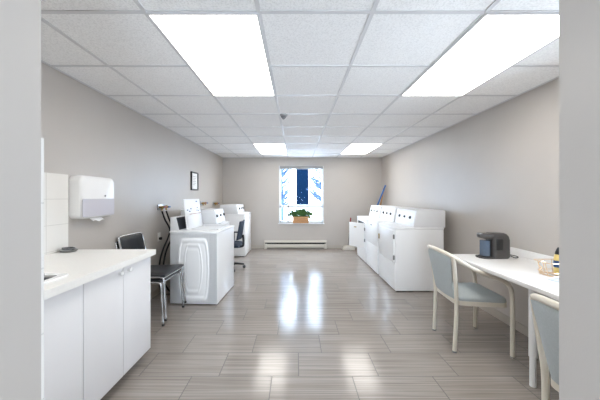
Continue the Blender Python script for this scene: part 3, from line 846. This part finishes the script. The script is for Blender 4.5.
o.matrix_parent_inverse = (Matrix.Translation(t.location) @ Matrix.Rotation(t.rotation_euler.z, 4, 'Z')).inverted()

# ------------------------------------------------------------------ wire basket with bottles
t = thing('wire_basket', 'rose-gold wire basket holding bottles on the white table', 'basket', (1.935, 2.03, TZ))
def loop(z, x0, x1, y0, y1, r=.02): return [(x, y, z) for x, y in rrect(x0, x1, y0, y1, r, 4)]
b = B(); tube(b, loop(.10, -.125, .13, -.075, .075), .003, 6, True); finish(b, 'top_rim', M['rose'], t)
b = B(); tube(b, loop(.003, -.10, .11, -.06, .06), .003, 6, True); tube(b, loop(.028, -.105, .115, -.063, .063), .0025, 6, True)
for k in range(5): x = -.08+.04*k; tube(b, [(x, -.06, .003), (x, .06, .003)], .002, 5)
finish(b, 'base_rim', M['rose'], t)
for x in (-.05, .02, .09):
    for q in (-1, 1): finish(tube(B(), [(x*.85, q*.06, .003), (x, q*.075, .10)], .0025, 6), 'upright', M['rose'], t)
for y in (-.03, .03):
    finish(tube(B(), [(-.10, y, .003), (-.125, y, .10)], .0025, 6), 'upright', M['rose'], t); finish(tube(B(), [(.11, y, .003), (.13, y, .10)], .0025, 6), 'upright', M['rose'], t)
b = B(); tube(b, smooth_path([(-.125, -.04, .10), (-.16, -.035, .112), (-.172, -.03, .095), (-.155, -.02, .075), (-.135, -.015, .06), (-.15, -.01, .04), (-.135, 0, .025), (-.115, 0, .028)], 6), .0035, 6); finish(b, 'scroll_handle', M['rose'], t)
t = thing('sauce_bottle', 'yellow bottle with blue label and black pointed cap in wire basket', 'bottle', (1.945, 2.04, TZ+.0062))
finish(lathe(B(), [(.024, 0), (.026, .004), (.026, .115), (.022, .135), (.018, .145)]), 'bottle_body', M['yellow'], t)
finish(lathe(B(), [(.0265, .05), (.0268, .052), (.0268, .098), (.0265, .10)]), 'label_band', M['bluelab'], t)
finish(lathe(B(), [(.019, .145), (.02, .15), (.012, .178), (.004, .196)]), 'cap', M['black'], t)
t = thing('amber_bottle', 'short amber bottle standing right of the yellow bottle', 'bottle', (1.99, 1.995, TZ+.0062))
finish(lathe(B(), [(.02, 0), (.022, .004), (.022, .09), (.012, .115), (.012, .135)]), 'bottle_body', M['amber'], t)
finish(lathe(B(), [(.014, .132), (.014, .155), (.012, .157)]), 'cap', M['black'], t)
b = B(); R = Matrix.Rotation(.25, 4, 'Z')
for k in range(3): box(b, -.07+.006*k, .07+.006*k, -.05, .05, .0012*k, .0012*k+.001, mtx=R)
o = finish(b, 'paper_napkins', M['napkin'], loc=(1.83, 1.885, TZ), smooth=False); tag(o, 'few pale blue paper sheets lying in front of the wire basket', 'napkin')

# ------------------------------------------------------------------ light, camera
w = bpy.data.worlds.new('sky'); SC.world = w; w.use_nodes = True
bg = w.node_tree.nodes['Background']; bg.inputs[0].default_value = (.82, .91, 1.0, 1); bg.inputs[1].default_value = 10.5
def portal(loc, rot, sx, sy):
    l = bpy.data.lights.new('daylight_portal', 'AREA'); l.shape = 'RECTANGLE'; l.size = sx; l.size_y = sy; l.cycles.is_portal = True
    o = bpy.data.objects.new('daylight_portal', l); COL.objects.link(o); o.location = loc; o.rotation_euler = rot
portal(((WX0+WX1)/2, YB+.19, (WZ0+WZ1)/2), (-PI/2, 0, 0), WX1-WX0, WZ1-WZ0)

portal((XR+.19, (VY0+VY1)/2, (VZ0+VZ1)/2), (0, PI/2, 0), VZ1-VZ0, VY1-VY0)  # portal of the added side window
portal(((BX0+BX1)/2, YV-.19, (BZ0+BZ1)/2), (PI/2, 0, 0), BX1-BX0, BZ1-BZ0)  # portal of the added rear window

cam = bpy.data.cameras.new('camera'); co = bpy.data.objects.new('camera', cam); COL.objects.link(co)
co.location = (0, 0, CAMZ); co.rotation_euler = (PI/2, 0, 0)
cam.sensor_width = 36; cam.lens = 275/600*36
cam.shift_x = 4/600; cam.shift_y = -3.5/600
cam.clip_start = .02
SC.camera = co
SC.view_settings.view_transform = 'Standard'; SC.view_settings.look = 'None'
SC.view_settings.exposure = 1.12; SC.view_settings.gamma = 1
cy_ = SC.cycles
cy_.use_denoising = True; cy_.max_bounces = 12; cy_.diffuse_bounces = 9; cy_.glossy_bounces = 4; cy_.transparent_max_bounces = 12
cy_.sample_clamp_indirect = 6; cy_.caustics_reflective = False; cy_.caustics_refractive = False
